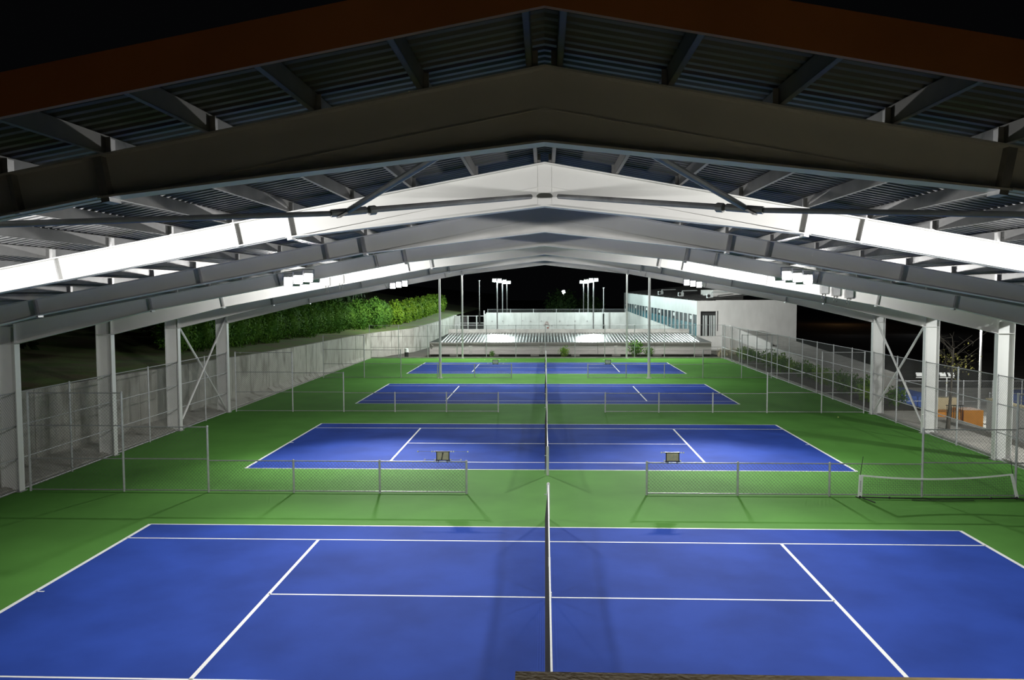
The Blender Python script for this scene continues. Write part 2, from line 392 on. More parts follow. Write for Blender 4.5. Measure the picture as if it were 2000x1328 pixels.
def flood(meshes, loc, face, tilt, label, group):
    # face: angle about z of the lens direction measured from -Y; tilt: degrees downwards
    t = thing('floodlight', label, 'floodlight', loc, face, group); t.rotation_euler = (math.radians(tilt), 0, face)
    for n, me in zip(('housing', 'lens', 'bracket'), meshes): link(n, me, t)
    return t
POSW = ['outer', 'middle', 'inner']
for fi, back, fname in ((0, True, 'behind the dark nearest frame'), (3, False, 'before the frame over the first divider fence'),
                        (3, True, 'behind the frame over the first divider fence'), (6, False, 'before the last canopy frame')):
    for s in (-1, 1):
        for k in range(3):
            x = AX + s*(8.25+.345*(1-k)); y = FY[fi] + (.42 if back else -.42)
            z = ztop(x)-.37
            ft = flood(FLH, (x, y, z), (math.pi + s*(.32 if fi == 0 else .02)) if back else -s*(.12 if fi == 6 else .35), 10 if fi == 0 else 13 if fi == 6 else 24, f'{POSW[k]} floodlight of three {fname}, {"left" if s < 0 else "right"} side', 'canopy floodlights')
            ld = bpy.data.lights.new('beam', 'SPOT'); ld.energy = HALL_W*(7 if fi == 6 else 1); ld.spot_size = math.radians(66 if fi == 6 else 132); ld.spot_blend = .75; ld.shadow_soft_size = .06; ld.color = (1, .985, .96)
            lo = link('beam', ld, ft, (0, -.05, 0)); lo.rotation_euler = (-math.pi/2, 0, 0)
# grey gear boxes on the fifth frame
for n, (x, z) in enumerate(((-9.11, 7.22), (-8.53, 7.32), (11.26, 6.83), (11.73, 6.74), (12.25, 6.65))):
    t = thing('gear_box', ['left of two small grey gear boxes on the left rafter', 'right of two small grey gear boxes on the left rafter',
              'left of three small grey gear boxes on the right rafter', 'middle of three small grey gear boxes on the right rafter', 'right of three small grey gear boxes on the right rafter'][n],
              'electrical box', (x, FY[4]-.14, z), group='gear boxes on the rafters')
    MB().box(-.13, .13, -.12, .12, -.02, .32).build('box', 'steel_dirty', t)
    MB().box(-.14, .14, -.135, -.12, .02, .28).build('lid', 'galv', t)
    for q in (-.06, .05): MB().path([(q, 0, 0), (q+.01, .02, -.2), (q-.01, .03, -.28)], .014, 6).build('cable', 'black', t)

# ------------------------------------------------------------------ nets
def string_mesh(name, w, h, step, th, mat, hfun=None, lean=.1):
    b = MB(); n = int(w/step)
    hf = hfun or (lambda u: h)
    for i in range(n+1):
        u = i/n; b.bar((-lean, -w/2+u*w, .02), (0, -w/2+u*w, hf(u)), th, th, cap=False)
    m = int(h/step)
    for j in range(m+1):
        for i in range(8):
            u0, u1 = i/8, (i+1)/8
            b.bar((-lean*(1-j/m), -w/2+u0*w, .02+(hf(u0)-.02)*j/m), (-lean*(1-j/m), -w/2+u1*w, .02+(hf(u1)-.02)*j/m), th, th, cap=False)
    return b.mesh(name, mat)
hn = lambda u: .914 + .156*abs(2*u-1)
netm = string_mesh('net_mesh', 12.7, 1.03, .05, .005, 'netcord', lambda u: hn(u)-.03)
bandb = MB()
for i in range(16):
    u0, u1 = i/16, (i+1)/16
    bandb.bar((0, -6.35+u0*12.7, hn(u0)-.025), (0, -6.35+u1*12.7, hn(u1)-.025), .034, .055)
bandm = bandb.mesh('headband', 'band')
postm = MB().tube((0, 0, 0), (0, 0, 1.07), .052, n=10).sphere((0, 0, 1.075), .047, 10, 5).tube((-.05, 0, .75), (-.12, 0, .75), .012).mesh('post', 'steel')
strapm = MB().box(-.022, .022, -.03, .03, 0.01, .92).box(.02, .05, -.03, .03, 0, .12).mesh('centre_strap', 'band')
for k, nm in enumerate(('on the nearest blue court', 'on the second blue court under the canopy', 'on the third court just past the canopy', 'on the farthest blue court')):
    t = thing('tennis_net', f'black tennis net with white headband {nm}', 'tennis net', (.04, PITCH_Y*k, .004), group='tennis nets')
    link('net_mesh', netm, t)['kind'] = 'stuff'
    link('headband', bandm, t); link('centre_strap', strapm, t)
    for s in (-1, 1): link('post', postm, t, (0, s*6.4, 0))

# ------------------------------------------------------------------ chain link fences
_cl = {}
def chain(w, h):
    key = (round(w, 2), round(h, 2))
    if key in _cl: return _cl[key]
    b = MB(); st = .085; th = .0034
    for sgn in (1, -1):
        c = -h if sgn > 0 else 0.0
        lim = w if sgn > 0 else w+h
        while c < lim:
            # line x = c + sgn*z
            zs = [max(0, (0-c)/sgn if sgn > 0 else (c-w)), min(h, (w-c) if sgn > 0 else c)]
            z0, z1 = zs
            if z1-z0 > .02:
                a = (c+sgn*z0, 0, z0); e = (c+sgn*z1, 0, z1)
                b.tube(a, e, th, n=3, cap=False)
            c += st*1.414/1.0
    me = b.mesh('chain_link', 'wire'); _cl[key] = me; return me
_pm = {}
def postmesh(h, r=.038):
    key = (h, r)
    if key not in _pm: _pm[key] = MB().tube((0, 0, 0), (0, 0, h), r, n=8).sphere((0, 0, h), r*1.15, 8, 4).mesh('post', 'galvpost')
    return _pm[key]
_rm = {}
def railmesh(l, r=.021):
    key = round(l, 3)
    if key not in _rm: _rm[key] = MB().tube((0, 0, 0), (l, 0, 0), r, n=6).mesh('rail', 'galv')
    return _rm[key]
def rails_for(h): return [h-.02, .06] + ([2.32] if h > 3 else []) + ([1.16] if h > 2 else [])
def fence(name, label, origin, rz, bays, group=None, heights_end=None, z0=.0):
    """bays: list of (start, end, height) along local x"""
    t = thing(name, label, 'fence', (origin[0], origin[1], z0), rz, group)
    posts = {}
    for a, b, h in bays:
        for p in (a, b): posts[round(p, 3)] = max(posts.get(round(p, 3), 0), h)
        for z in rails_for(h): link('rail', railmesh(b-a), t, (a, 0, z))
        link('chain_link', chain(b-a, h-.08), t, (a, 0, .06))['kind'] = 'stuff'
    for p, h in posts.items(): link('post', postmesh(h), t, (p, 0, 0))
    return t
FENY = [9.4, 28.4, 47.15]
fname = ['first', 'second', 'third']; fdesc = ['between the two canopy courts', 'at the far edge of the canopy', 'between the two open-air courts']
for k, y in enumerate(FENY):
    lx = [-2.75-3.0*i for i in range(5)] + [-18.1]
    hs = [1.13, 1.13, 1.13, 2.3, 3.48]
    fence('divider_fence', f'stepped chain-link divider fence {fdesc[k]}, left part', (lx[-1], y, 0), 0,
          [(lx[i+1]-lx[-1], lx[i]-lx[-1], hs[i]) for i in range(5)], 'stepped divider fences')
    rx = [3.4+3.06*i for i in range(5)] + [18.0]
    fence('divider_fence', f'stepped chain-link divider fence {fdesc[k]}, right part', (3.4, y, 0), 0,
          [(rx[i]-3.4, rx[i+1]-3.4, hs[i]) for i in range(5)], 'stepped divider fences')
hp = 6.2333/2
fence('boundary_fence', 'tall chain-link fence along the left columns before the retaining wall', (-18.44, FY[2], 0), math.pi/2, [(i*hp+(.06 if i % 2 == 0 else 0), (i+1)*hp-(.06 if i % 2 else 0), 3.5) for i in range(8)])
fence('boundary_fence', 'tall chain-link fence along the right side of the courts beside the shrubs', (18.33, FY[2], 0), math.pi/2, [(i*hp+(.06 if i % 2 == 0 and i <= 8 else 0), (i+1)*hp-(.06 if i % 2 and i < 8 else 0), 3.5) for i in range(20)]+[(20*hp, 66.75-FY[2], 3.5)])
fence('boundary_fence', 'tall chain-link fence across the far end before the low ribbed-roof building', (-18.6, 66.85, 0), 0, [(i*3.1, (i+1)*3.1, 3.5) for i in range(12)])

# ------------------------------------------------------------------ score signs on the divider fences
def sign(x, y, label, glyph, beads, pm='tan'):
    t = thing('score_sign', label, 'sign', (x, y, 1.13), group='score signs on the divider fences')
    MB().box(-.2, .2, -.012, .012, .03, .33).build('panel', pm, t)
    b = MB()
    for z in (.02, .315): b.box(-.25, .25, -.02, .02, z, z+.03)
    for x0 in (-.225, .20): b.box(x0, x0+.03, -.022, .022, 0, .35)
    b.build('frame', 'black', t)
    for x0 in (-.17, .13): MB().box(x0, x0+.04, -.015, .015, -.05, .04).build('clamp', 'black', t)
    if glyph:
        MB().prism([(-.02, .30), (.03, .30), (.0, .18), (-.02, .05), (-.06, .05), (-.03, .18)], 1, -.016, -.012).build('number_mark', 'black', t)
    else:
        MB().prism([(-.09, .12), (-.07, .12), (-.07, .25), (-.09, .25)], 1, -.016, -.012).prism([(.03, .12), (.06, .12), (.06, .25), (.03, .25)], 1, -.016, -.012).build('number_mark', 'steel_dirty', t)
    for s in (-1, 1):
        MB().tube((s*.25, 0, .33), (s*(.85 if beads else .42), 0, .33), .006).build('score_rod', 'galv', t)
        MB().tube((s*.22, 0, .05), (s*(.62 if beads else .30), 0, .05), .006).build('score_rod', 'galv', t)
        for d, z in ((.29, .33), (.37, .33), (.27, .05)) + (((.86, .33), (.62, .05)) if beads else ()):
            MB().sphere((s*d, 0, z), .028, 8, 5).build('score_bead', 'band', t)
sign(-3.56, 9.4, 'black framed score sign with a slanted mark on the near divider fence', True, True)
sign(4.26, 9.4, 'black framed plain score sign on the near divider fence, right of the net', False, False)
sign(-4.05, 47.15, 'pale score sign on the far divider fence, left of the net', False, True, 'band')
sign(5.0, 47.15, 'pale score sign on the far divider fence, right of the net', False, False, 'band')

# ------------------------------------------------------------------ portable mini net
t = thing('portable_net', 'low portable net with white posts and black folding base', 'portable net', (10.42, 9.1, 0))
wn = 5.0
MB().bar((0, 0, .06), (.03, 0, .80), .13, .03, up=(0, 1, 0)).build('post_sleeve', 'band', t)
MB().bar((wn+.12, 0, .06), (wn-.09, 0, .86), .09, .03, up=(0, 1, 0)).build('post_sleeve', 'band', t)
b = MB()
for k in range(7): b.box(-.012, .030, -.0178, -.015, .24+k*.055, .24+k*.055+.038)
b.build('lettering', 'steel_dirty', t)
sag = lambda u: .78 + .06*u - .22*(1-(2*u-1)**2)*.62
b = MB()
for i in range(24):
    u0, u1 = i/24, (i+1)/24; b.bar((.05+u0*(wn-.15), 0, sag(u0)), (.05+u1*(wn-.15), 0, sag(u1)), .02, .055)
b.build('top_band', 'band', t)
b = MB()
for i in range(84):
    u = i/83; b.bar((.04+u*(wn-.1), 0, .09), (.04+u*(wn-.1), 0, sag(u)-.02), .003, .003, cap=False)
for j in range(9):
    for i in range(8):
        u0, u1 = i/8, (i+1)/8; b.bar((.04+u0*(wn-.1), 0, .09+(sag(u0)-.11)*j/8), (.04+u1*(wn-.1), 0, .09+(sag(u1)-.11)*j/8), .003, .003, cap=False)
b.build('net_mesh', 'netcord', t)['kind'] = 'stuff'
MB().path([(0, 0, .05), (.9, -.05, .045), (2.5, -.10, .03), (4.0, -.06, .04), (wn+.1, 0, .05)], .022).build('base_tube', 'black', t)
MB().path([(1.6, -.22, .025), (2.6, -.32, .025), (3.6, -.24, .025)], .014).build('base_cord', 'black', t)
for x0, e in ((.95, 0), (wn-.75, 0)): MB().sphere((x0, -.04, .05), .045, 8, 5).build('joint', 'black', t)
for x0 in (0, wn+.1):
    MB().tube((x0-.05, .2, .02), (x0, 0, .06), .018).tube((x0, 0, .06), (x0+.28, -.55, .02), .018).sphere((x0, 0, .06), .05, 8, 5).build('foot', 'black', t)
MB().tube((.0, 0, .78), (.08, 0, 1.42), .014, .009).build('antenna_rod', 'black', t)
MB().tube((wn-.05, 0, .84), (wn-.14, 0, 1.38), .014, .006).build('antenna_rod', 'black', t)

tag(MB().sphere((0, 0, 0), .034, 12, 8).build('tennis_ball', 'ball', None, (15.96, 26.66, .034), True), 'tennis ball lying on the green floor near the right columns', 'ball')

# ------------------------------------------------------------------ parapet below the camera
p = MB().box(-.19, 4.5, -17.2, -14.5, -.2, 5.23).build('wall_front', 'ledge'); tag(p, 'tan concrete ledge at the bottom right corner', kind='structure')

t = thing('wall_lamp', 'small warm lamp post on the tan ledge beyond the lower right corner', 'lamp', (2.55, -14.85, 5.23))
MB().tube((0, 0, 0), (0, 0, .65), .035, n=8).build('post', 'black', t); MB().box(-.2, .06, -.08, .08, .65, .71).build('hood', 'black', t)
MB().add([(-.19, -.07, .645), (-.04, -.07, .645), (-.04, .07, .645), (-.19, .07, .645)], [(3, 2, 1, 0)]).build('lens', 'lens_ledge', t)
# ------------------------------------------------------------------ tall light poles of the open courts
for n, (x, y, lab) in enumerate(((-8.5, 46.9, 'left, standing at the third divider fence'), (8.25, 46.9, 'right, standing at the third divider fence'),
                                 (-8.7, 66.6, 'left, standing at the far end fence'), (8.45, 66.6, 'right, standing at the far end fence'))):
    t = thing('light_pole', f'tall slim grey light pole on the {lab}', 'light pole', (x, y, 0), group='tall light poles of the open courts')
    MB().tube((0, 0, 0), (0, 0, 11.2), .115 if y < 50 else .10, .075, n=12).build('mast', 'steel', t)
    MB().box(-.2, .2, -.2, .2, 0, .03).build('base_plate', 'galv', t)
    MB().bar((-.9, 0, 11.1), (.9, 0, 11.1), .08, .08).build('crossarm', 'galv', t)
    for k in range(2):
        fx = -.6+1.2*k
        ang = math.radians(-58 if x > 0 else 58) + (math.pi-2*math.radians(-58 if x > 0 else 58) if k else 0)
        if k and y > 60:
            ang = (1 if x > 0 else -1)*(math.pi-.8)
            for q in (0, 1): flood(FLO, (x+fx+(q-.5)*.9, y+.3, 11.35), ang+(.25 if x > 0 else -.25)*(1-2*q), 35, f'{["upper left", "upper right"][q]} added floodlight brightening the pale building, atop {lab.split(",")[0]} end pole', 'floodlights on the tall poles')  # extra unseen floods, added to brighten the building's grey end wall
        flood(FLP, (x+fx, y, 10.85), ang, 50, f'{"near" if not k else "far"} facing floodlight atop tall pole, {lab}', 'floodlights on the tall poles')

# ------------------------------------------------------------------ low ribbed-roof building behind the end fence
t = thing('low_building', 'low building with bright ribbed metal roof behind the far end fence', 'building', (2.6, 69.5, 0))
zf, zb, dy = 1.52, 2.10, 9.0
hw = 15.2
MB().add([(-hw, -.1, zf), (hw, -.1, zf), (hw-1.0, dy, zb), (-hw+1.2, dy, zb), (-hw, -.1, zf-.06), (hw, -.1, zf-.06), (hw-1, dy, zb-.06), (-hw+1.2, dy, zb-.06)],
         [(0, 1, 2, 3), (7, 6, 5, 4), (0, 4, 5, 1), (1, 5, 6, 2), (2, 6, 7, 3), (3, 7, 4, 0)]).build('roof', 'ribroof', t)
rf = [c for c in t.children][0]
n = 80
ribm = MB().add([(-.06, -.1, zf), (-.025, -.1, zf+.06), (.025, -.1, zf+.06), (.06, -.1, zf), (-.06, dy-.05, zb), (-.025, dy-.05, zb+.06), (.025, dy-.05, zb+.06), (.06, dy-.05, zb)],
                [(0, 1, 5, 4), (1, 2, 6, 5), (2, 3, 7, 6), (3, 2, 1, 0), (4, 5, 6, 7)]).mesh('roof_rib', 'ribwhite')
for i in range(n):
    x = -hw+1.3+i*(2*hw-2.6)/(n-1); link('roof_rib', ribm, rf, (x, 0, 0))
MB().add([(-hw, -.1, zf-.05), (-hw, .2, zf-.05), (-hw+1.2, dy, zb), (-hw+.4, -.12, zf-.4)], [(0, 1, 2, 3)]).build('gutter', 'boardc', t)
for z0, z1 in ((.22, .60), (.615, 1.0), (1.015, 1.44)):
    for i in range(5):
        w = 2*hw/5; MB().box(-hw+i*w+.015, -hw+(i+1)*w-.015, -.02+R.uniform(-.01, .01), .25, z0, z1).build('fascia_board', 'boardc', t)
MB().box(-hw, hw, -.12, .25, 1.43, 1.5).build('eave_strip', 'boardc', t)
for i in range(7): MB().box(-hw+2.2+i*4.4, -hw+3.1+i*4.4, .05, .5, 0, .22).build('support_block', 'concrete', t)
MB().box(-hw, hw, .9, dy, -.1, .2).build('plinth', 'soil', t)
MB().box(-hw+.2, hw-.2, .3, dy-.2, .2, 1.4).build('body', 'concrete', t)
MB().box(-hw+1.0, hw-.8, dy, dy+.8, .0, 2.52).build('back_parapet', 'concrete', t)
for x0 in (-hw+4.3, -hw+12, -hw+20): MB().box(x0, x0+.35, -.05, .0, .2, 1.46).build('pilaster', 'concrete', t)

# ------------------------------------------------------------------ pale practice wall far behind
wb = thing('wall_back', 'pale concrete practice wall behind the low building', 'wall', (0, 104, 0)); del wb['category']; tag(wb, kind='structure')
for i in range(8):
    x0 = -8.9+i*2.66; MB().box(x0+.01, x0+2.65, R.uniform(-.02, .02), .4, .4, 3.87).build('wall_panel', 'whitewall', wb)
for x0, z0 in ((-8, 2.6), (-6.4, 2.6), (-3.4, 2.65), (-2.2, 2.6), (-.6, 2.6), (2.2, 2.6), (4.5, 2.6), (6.3, 2.6), (-5.5, 2.0), (1.0, 1.9), (3.4, 1.95)):
    MB().tube((x0, -.03, z0), (x0, -.06, z0), .10, n=8).build('bolt', 'steel_dirty', wb)
pt = thing('painted_mark', 'small faded red painted mark on the pale practice wall', 'graffiti', (.25, 103.96, 2.0))
MB().bar((-.45, 0, -.15), (-.05, 0, .55), .02, .10, up=(0, 1, 0)).bar((.05, 0, .55), (.4, 0, -.2), .02, .10, up=(0, 1, 0)).bar((-.25, 0, .15), (.25, 0, .1), .02, .09, up=(0, 1, 0)).box(.0, .3, -.01, .01, -.5, -.3).build('brush_stroke', 'red', pt)
fence('boundary_fence', 'thin mesh fence rising above the pale practice wall', (-8.8, 106, 0), 0, [(i*3.5, (i+1)*3.5, 4.35) for i in range(6)])
gt = thing('gate', 'white framed double gate left of the pale practice wall', 'gate', (-12.9, 104.0, 0))
for x0 in (0, 1.25, 2.55, 3.7):
    MB().box(x0-.07, x0+.07, -.07, .07, .6, 3.45 if x0 < 3.6 else 4.2).build('post', 'steel', gt)
for z0 in (1.35, 2.3, 3.35): MB().box(0, 3.7, -.04, .04, z0, z0+.07).build('rail', 'steel', gt)
for i in range(6): MB().box(.12+i*.19, .14+i*.19, -.02, .02, 1.3, 3.35).build('bar', 'steel', gt)
MB().box(1.4, 2.45, .05, .12, .8, 2.3).build('panel', 'black', gt)
MB().box(2.65, 3.6, .05, .12, .8, 2.3).build('panel', 'black', gt)
MB().box(3.78, 4.0, -.2, .2, .4, 3.7).build('pier', 'whitewall', gt)
MB().box(-.9, -.06, -.1, .1, .4, 3.4).build('pier', 'whitewall', gt)

# distant floodlight poles beyond the practice wall
for s in (-1, 1):
    side = 'left' if s < 0 else 'right'
    for k, (yy, xx) in enumerate(((98.5, 6.9), (110, 6.75), (122, 6.6))):
        x = s*xx
        t = thing('light_pole', f'{["nearest", "middle", "farthest"][k]} of three distant floodlight poles, {side} group', 'light pole', (x, yy, 0), group='distant floodlight poles')
        MB().tube((0, 0, 0), (0, 0, 8.5), .10, .08, n=8).build('mast', 'galv', t)
        MB().bar((-.75, 0, 8.45), (.75, 0, 8.45), .07, .07).build('crossarm', 'galv', t)
        for j in range(2):
            flood(FLF, (x-.36+.72*j, yy-.12, 8.65), 0, 22, f'{"left" if j == 0 else "right"} floodlight on the {["nearest", "middle", "farthest"][k]} distant pole, {side} group', 'distant floodlights')
        if k == 0: flood(FLF, (x, yy+.25, 8.6), math.pi, 50, f'added rear floodlight brightening the practice wall, {side} group', 'distant floodlights')  # unseen lamp added so the practice wall gets its light
for x, y, h, lab in ((-9.6, 100, 8.6, 'dark slim post beside the gate left of the practice wall'), (8.6, 102, 7.5, 'dark slim post before the right end of the practice wall')):
    t = thing('lamp_post', lab, 'lamp post', (x, y, 0))
    MB().tube((0, 0, 0), (0, 0, h*.5), .11, n=8).build('lower_mast', 'black', t); MB().tube((0, 0, h*.5), (0, 0, h), .05, n=8).build('upper_mast', 'steel_dirty', t)
    MB().box(-.12, .12, -.2, .1, h, h+.08).build('lamp_head', 'steel_dirty', t)

# ------------------------------------------------------------------ long pale building on the right with ribbon windows and grey end wall
t = thing('pavilion_building', 'long pale building with ribbon windows and a plain grey end wall', 'building', (0, 0, 0))
A, B = Vector((18.2, 80)), Vector((13.9, 125))
def fac(u, z0, z1, off=0.0):    # point on facade: z linear between values given for near and far end
    p = A.lerp(B, u); n = Vector((-(B-A).y, (B-A).x)).normalized()
    if n.x > 0: n = -n
    p = p + n*off; return (p.x, p.y, z0*(1-u)+z1*u)
def quadbox(u0, u1, zl0, zl1, zh0, zh1, o0, o1):
    vs = [fac(u0, zl0, zl1, o0), fac(u1, zl0, zl1, o0), fac(u1, zh0, zh1, o0), fac(u0, zh0, zh1, o0), fac(u0, zl0, zl1, o1), fac(u1, zl0, zl1, o1), fac(u1, zh0, zh1, o1), fac(u0, zh0, zh1, o1)]
    return MB().add(vs, [(0, 1, 2, 3), (7, 6, 5, 4), (0, 4, 5, 1), (1, 5, 6, 2), (2, 6, 7, 3), (3, 7, 4, 0)])
quadbox(0, 1, 4.15, 5.05, 5.82, 6.80, -.3, .06).build('parapet_band', 'facade', t)
quadbox(0, 1, -1, .3, 1.5, 3.75, -.3, .02).build('lower_wall', 'whitewall', t)
NW = 22
for i in range(NW):
    u0, u1 = i/NW, (i+1)/NW
    win = quadbox(u0+.004, u1-.004, 3.05, 4.4, 4.15, 5.05, -.3, -.06).build('window', 'glassdark', t)
    quadbox(u1-.007, u1+.003, 1.5, 3.75, 4.15, 5.05, -.2, .05).build('mullion', 'mullion', win)
    if i % 4 == 1: quadbox(u0+.012, u1-.016, 3.5, 4.5, 3.95, 4.9, -.06, -.04).build('blind', 'facade', win)
    quadbox(u0+.004, u1-.004, 1.5, 3.75, 3.03, 4.38, -.3, -.05).build('spandrel', 'glassblue', t)
# grey end wall with doorway
DX0, DX1, DZ0, DZ1 = 18.6, 20.45, 1.6, 4.57
MB().box(18.2, DX0, 79.9, 80.3, -2, 5.83).build('end_wall', 'greywall', t)
MB().box(DX1, 29.95, 79.9, 80.3, -2, 5.9).build('end_wall', 'greywall', t)
MB().box(DX0, DX1, 79.9, 80.3, DZ1, 5.85).build('end_wall', 'greywall', t)
MB().box(DX0, DX1, 79.9, 80.3, -2, DZ0).build('end_wall', 'greywall', t)
d = MB().box(DX0, DX1, 80.25, 80.3, DZ0, DZ1).build('doorway', 'black', t)
for i, x0 in enumerate((DX0+.32, DX0+.55, DX0+.72, DX0+1.1, DX0+1.3, DX0+1.52, DX0+1.68)): MB().box(x0, x0+.09, 80.05, 80.2, DZ0, DZ1-.5).build('door_leaf_strip', 'facade', d)
MB().box(DX1+.12, DX1+.2, 79.86, 79.9, 2.2, DZ1+.05).build('downpipe', 'black', t)
MB().box(29.7, 29.95, 80.3, 110, -2, 5.9).build('side_wall', 'greywall', t)
# roof with standing seams, and plant on top
def roofp(u, w): p = fac(u, 5.84, 6.82, -w); return (p[0], p[1], p[2]+.10*w)
MB().add([roofp(0, 0), roofp(1, 0), roofp(1, 11), roofp(0, 11)], [(0, 1, 2, 3)]).build('roof', 'roofdark', t)
rfo = [c for c in t.children if c.name.startswith('roof')][0]
for i in range(15):
    u = (i+.5)/15; a, b = Vector(roofp(u, .05)), Vector(roofp(u, 10.9)); MB().bar(a+Vector((0, 0, .05)), b+Vector((0, 0, .05)), .06, .12).build('roof_seam', 'black', rfo)
MB().box(20.9, 24.6, 84, 92, 5.6, 7.15).build('roof_block', 'greywall', t)
for n, (u, w, lab) in enumerate(((.52, 1.2, 'white ventilation unit at the left on the pale building roof'), (.30, 1.6, 'white ventilation unit in the middle of the pale building roof'), (.05, 2.2, 'white ventilation unit nearest the grey end wall on the roof'))):
    p = roofp(u, w)
    a = thing('ventilation_unit', lab, 'ventilation unit', p, group='roof ventilation units')
    MB().box(-.35, .35, -.35, .35, 0, .55).build('casing', 'facade', a)
    MB().tube((-.2, -.37, .3), (-.2, -.35, .3), .2, n=12).build('fan_grille', 'black', a)
    MB().path([(.2, 0, .5), (.2, 0, .75), (2.3, .5, .8)], .07).build('duct', 'facade', a)

# ------------------------------------------------------------------ right-hand side: planting bed, ramp, sunken court
pv = MB().box(18.86, 22.0, 2, 29.5, -.3, -.01).build('floor_paving', 'paving'); tag(pv, 'pale paved strip outside the right columns', kind='structure')
bed = MB().box(18.86, 22.05, 29.5, 70, -.3, .06).build('floor_bed', 'soil'); tag(bed, 'dark planting bed along the right fence', kind='structure')
rmp = MB().add([(22.1, 43, -3), (26.0, 43, -3), (26.0, 84, -3), (22.1, 84, -3), (22.1, 43, .85), (26.0, 43, .85), (26.0, 84, 2.4), (22.1, 84, 2.4)],
               [(0, 3, 2, 1), (4, 5, 6, 7), (0, 1, 5, 4), (1, 2, 6, 5), (2, 3, 7, 6), (3, 0, 4, 7)]).build('floor_ramp', 'concrete'); tag(rmp, 'grey concrete ramp climbing to the doorway of the pale building', kind='structure')
rw = MB().add([(22.0, 62, .9), (22.2, 62, .9), (22.2, 82, 1.4), (22.0, 82, 1.4), (22.0, 62, 1.9), (22.2, 62, 1.9), (22.2, 82, 3.0), (22.0, 82, 3.0)],
              [(0, 3, 2, 1), (4, 5, 6, 7), (0, 1, 5, 4), (1, 2, 6, 5), (2, 3, 7, 6), (3, 0, 4, 7)]).build('wall_ramp', 'greywall'); tag(rw, 'low grey parapet wall beside the concrete ramp', kind='structure')
sw = MB().box(21.7, 22.0, 10, 22.6, -.6, 1.56).build('wall_right', 'greywall'); tag(sw, 'low grey concrete wall behind the nearest right column', kind='structure')
MB().box(21.66, 22.04, 10, 22.64, 1.56, 1.62).build('coping', 'cream', sw)

# foliage helper
def leaf_mesh(name, n, rad, ls, mat, seed, shell=.55, core=0):
    rr = random.Random(seed); b = MB()
    for _ in range(n):
        d = Vector((rr.gauss(0, 1), rr.gauss(0, 1), rr.gauss(0, 1))).normalized()
        q = shell + (1-shell)*rr.random()
        bump = 1 + .18*math.sin(5*d.x+seed) * math.cos(4*d.y+2*d.z)
        p = Vector((d.x*rad[0]*q*bump, d.y*rad[1]*q*bump, d.z*rad[2]*q*bump))
        u = Vector((rr.gauss(0, 1), rr.gauss(0, 1), rr.gauss(0, 1))).normalized(); w = u.cross(d).normalized()
        l = ls*rr.uniform(.6, 1.3)
        b.add([p-u*l, p+w*l*.5, p+u*l, p-w*l*.5], [(0, 1, 2, 3)])
    if core: b.sphere((0, 0, 0), 1, 12, 8, tuple(r*core for r in rad))
    return b.mesh(name, mat)
HM = [leaf_mesh('foliage', 3800, (1.15, 1.75, 1.5), .10, 'leaf', i+3, .62, .72) for i in range(3)]
HL = [leaf_mesh('foliage', 2600, (1.2, 2.3, 1.6), .15, 'leaf_lime', i+13, .6, .72) for i in range(2)]
stem = MB().tube((0, 0, -1.6), (0, 0, .6), .09, .04, n=6).tube((0, 0, -.5), (.4, .3, .7), .04, .02, n=5).tube((0, 0, -.4), (-.3, -.5, .8), .04, .02, n=5).mesh('stem', 'bark')
y = 31; k = 0
ordw = ['first', 'second', 'third', 'fourth', 'fifth', 'sixth', 'seventh', 'eighth', 'ninth', 'tenth', 'eleventh', 'twelfth', 'thirteenth', 'fourteenth', 'fifteenth', 'sixteenth', 'seventeenth', 'eighteenth', 'nineteenth', 'twentieth']
while y < 78:
    x0, z0 = wallx(y)
    t = thing('hedge_shrub', f'dense green hedge shrub above the retaining wall, {ordw[k]} from the near end', 'shrub', (x0-2.9+R.uniform(-.3, .3), y, z0+1.7), R.uniform(-.3, .3), 'green hedge above the retaining wall')
    link('foliage', HM[k % 3], t); link('stem', stem, t); sc = R.uniform(.95, 1.35); t.scale = (sc, R.uniform(.9, 1.15), sc)
    y += 2.65; k += 1
k = 0; y = 81
while y < 118:
    x0, z0 = wallx(y)
    t = thing('hedge_shrub', f'lime green hedge shrub on the far bank, {ordw[k]} beyond the dark hedge', 'shrub', (x0-3.2-(y-80)*.02, y, z0+1.5), R.uniform(-.3, .3), 'lime hedge on the far bank')
    link('foliage', HL[k % 2], t); link('stem', stem, t); sc = R.uniform(.9, 1.1); t.scale = (sc, 1, sc)
    y += 3.7; k += 1
# trees behind
TM = [leaf_mesh('crown', 2600, (3.6, 3.6, 3.4), .34, 'leaf_dark', 31+i, .35) for i in range(2)]
trunk = MB().tube((0, 0, -6), (0, 0, 1), .28, .15, n=7).tube((0, 0, -1.5), (1.2, .5, 1), .12, .05, n=6).tube((0, 0, -1), (-1.0, -.6, 1.2), .12, .05, n=6).mesh('trunk', 'bark')
for n, (x, y, z, sc, lab) in enumerate(((-28, 40, 7.2, 1, 'dark tree behind the hedge nearest the left columns'), (-29, 52, 7.6, 1.1, 'dark tree behind the hedge left of the nearer floodlight'),
        (-28, 66, 7.5, 1, 'dark tree behind the middle of the hedge'), (-27, 84, 7.5, 1.1, 'dark tree behind the start of the lime hedge'), (-30, 24, 6.8, 1, 'dark tree behind the left wall between the columns'), (-31, 12, 6.8, 1, 'dark tree behind the left wall by the nearest column'),
        (3.2, 140, 4.0, 1.0, 'dim tree beyond the practice wall between the floodlight groups'), (9, 146, 3.4, .9, 'dim tree beyond the practice wall right of the floodlight groups'))):
    t = thing('dark_tree', lab, 'tree', (x, y, z), R.uniform(0, 6), 'dark background trees'); link('crown', TM[n % 2], t); link('trunk', trunk, t); t.scale = (sc,)*3
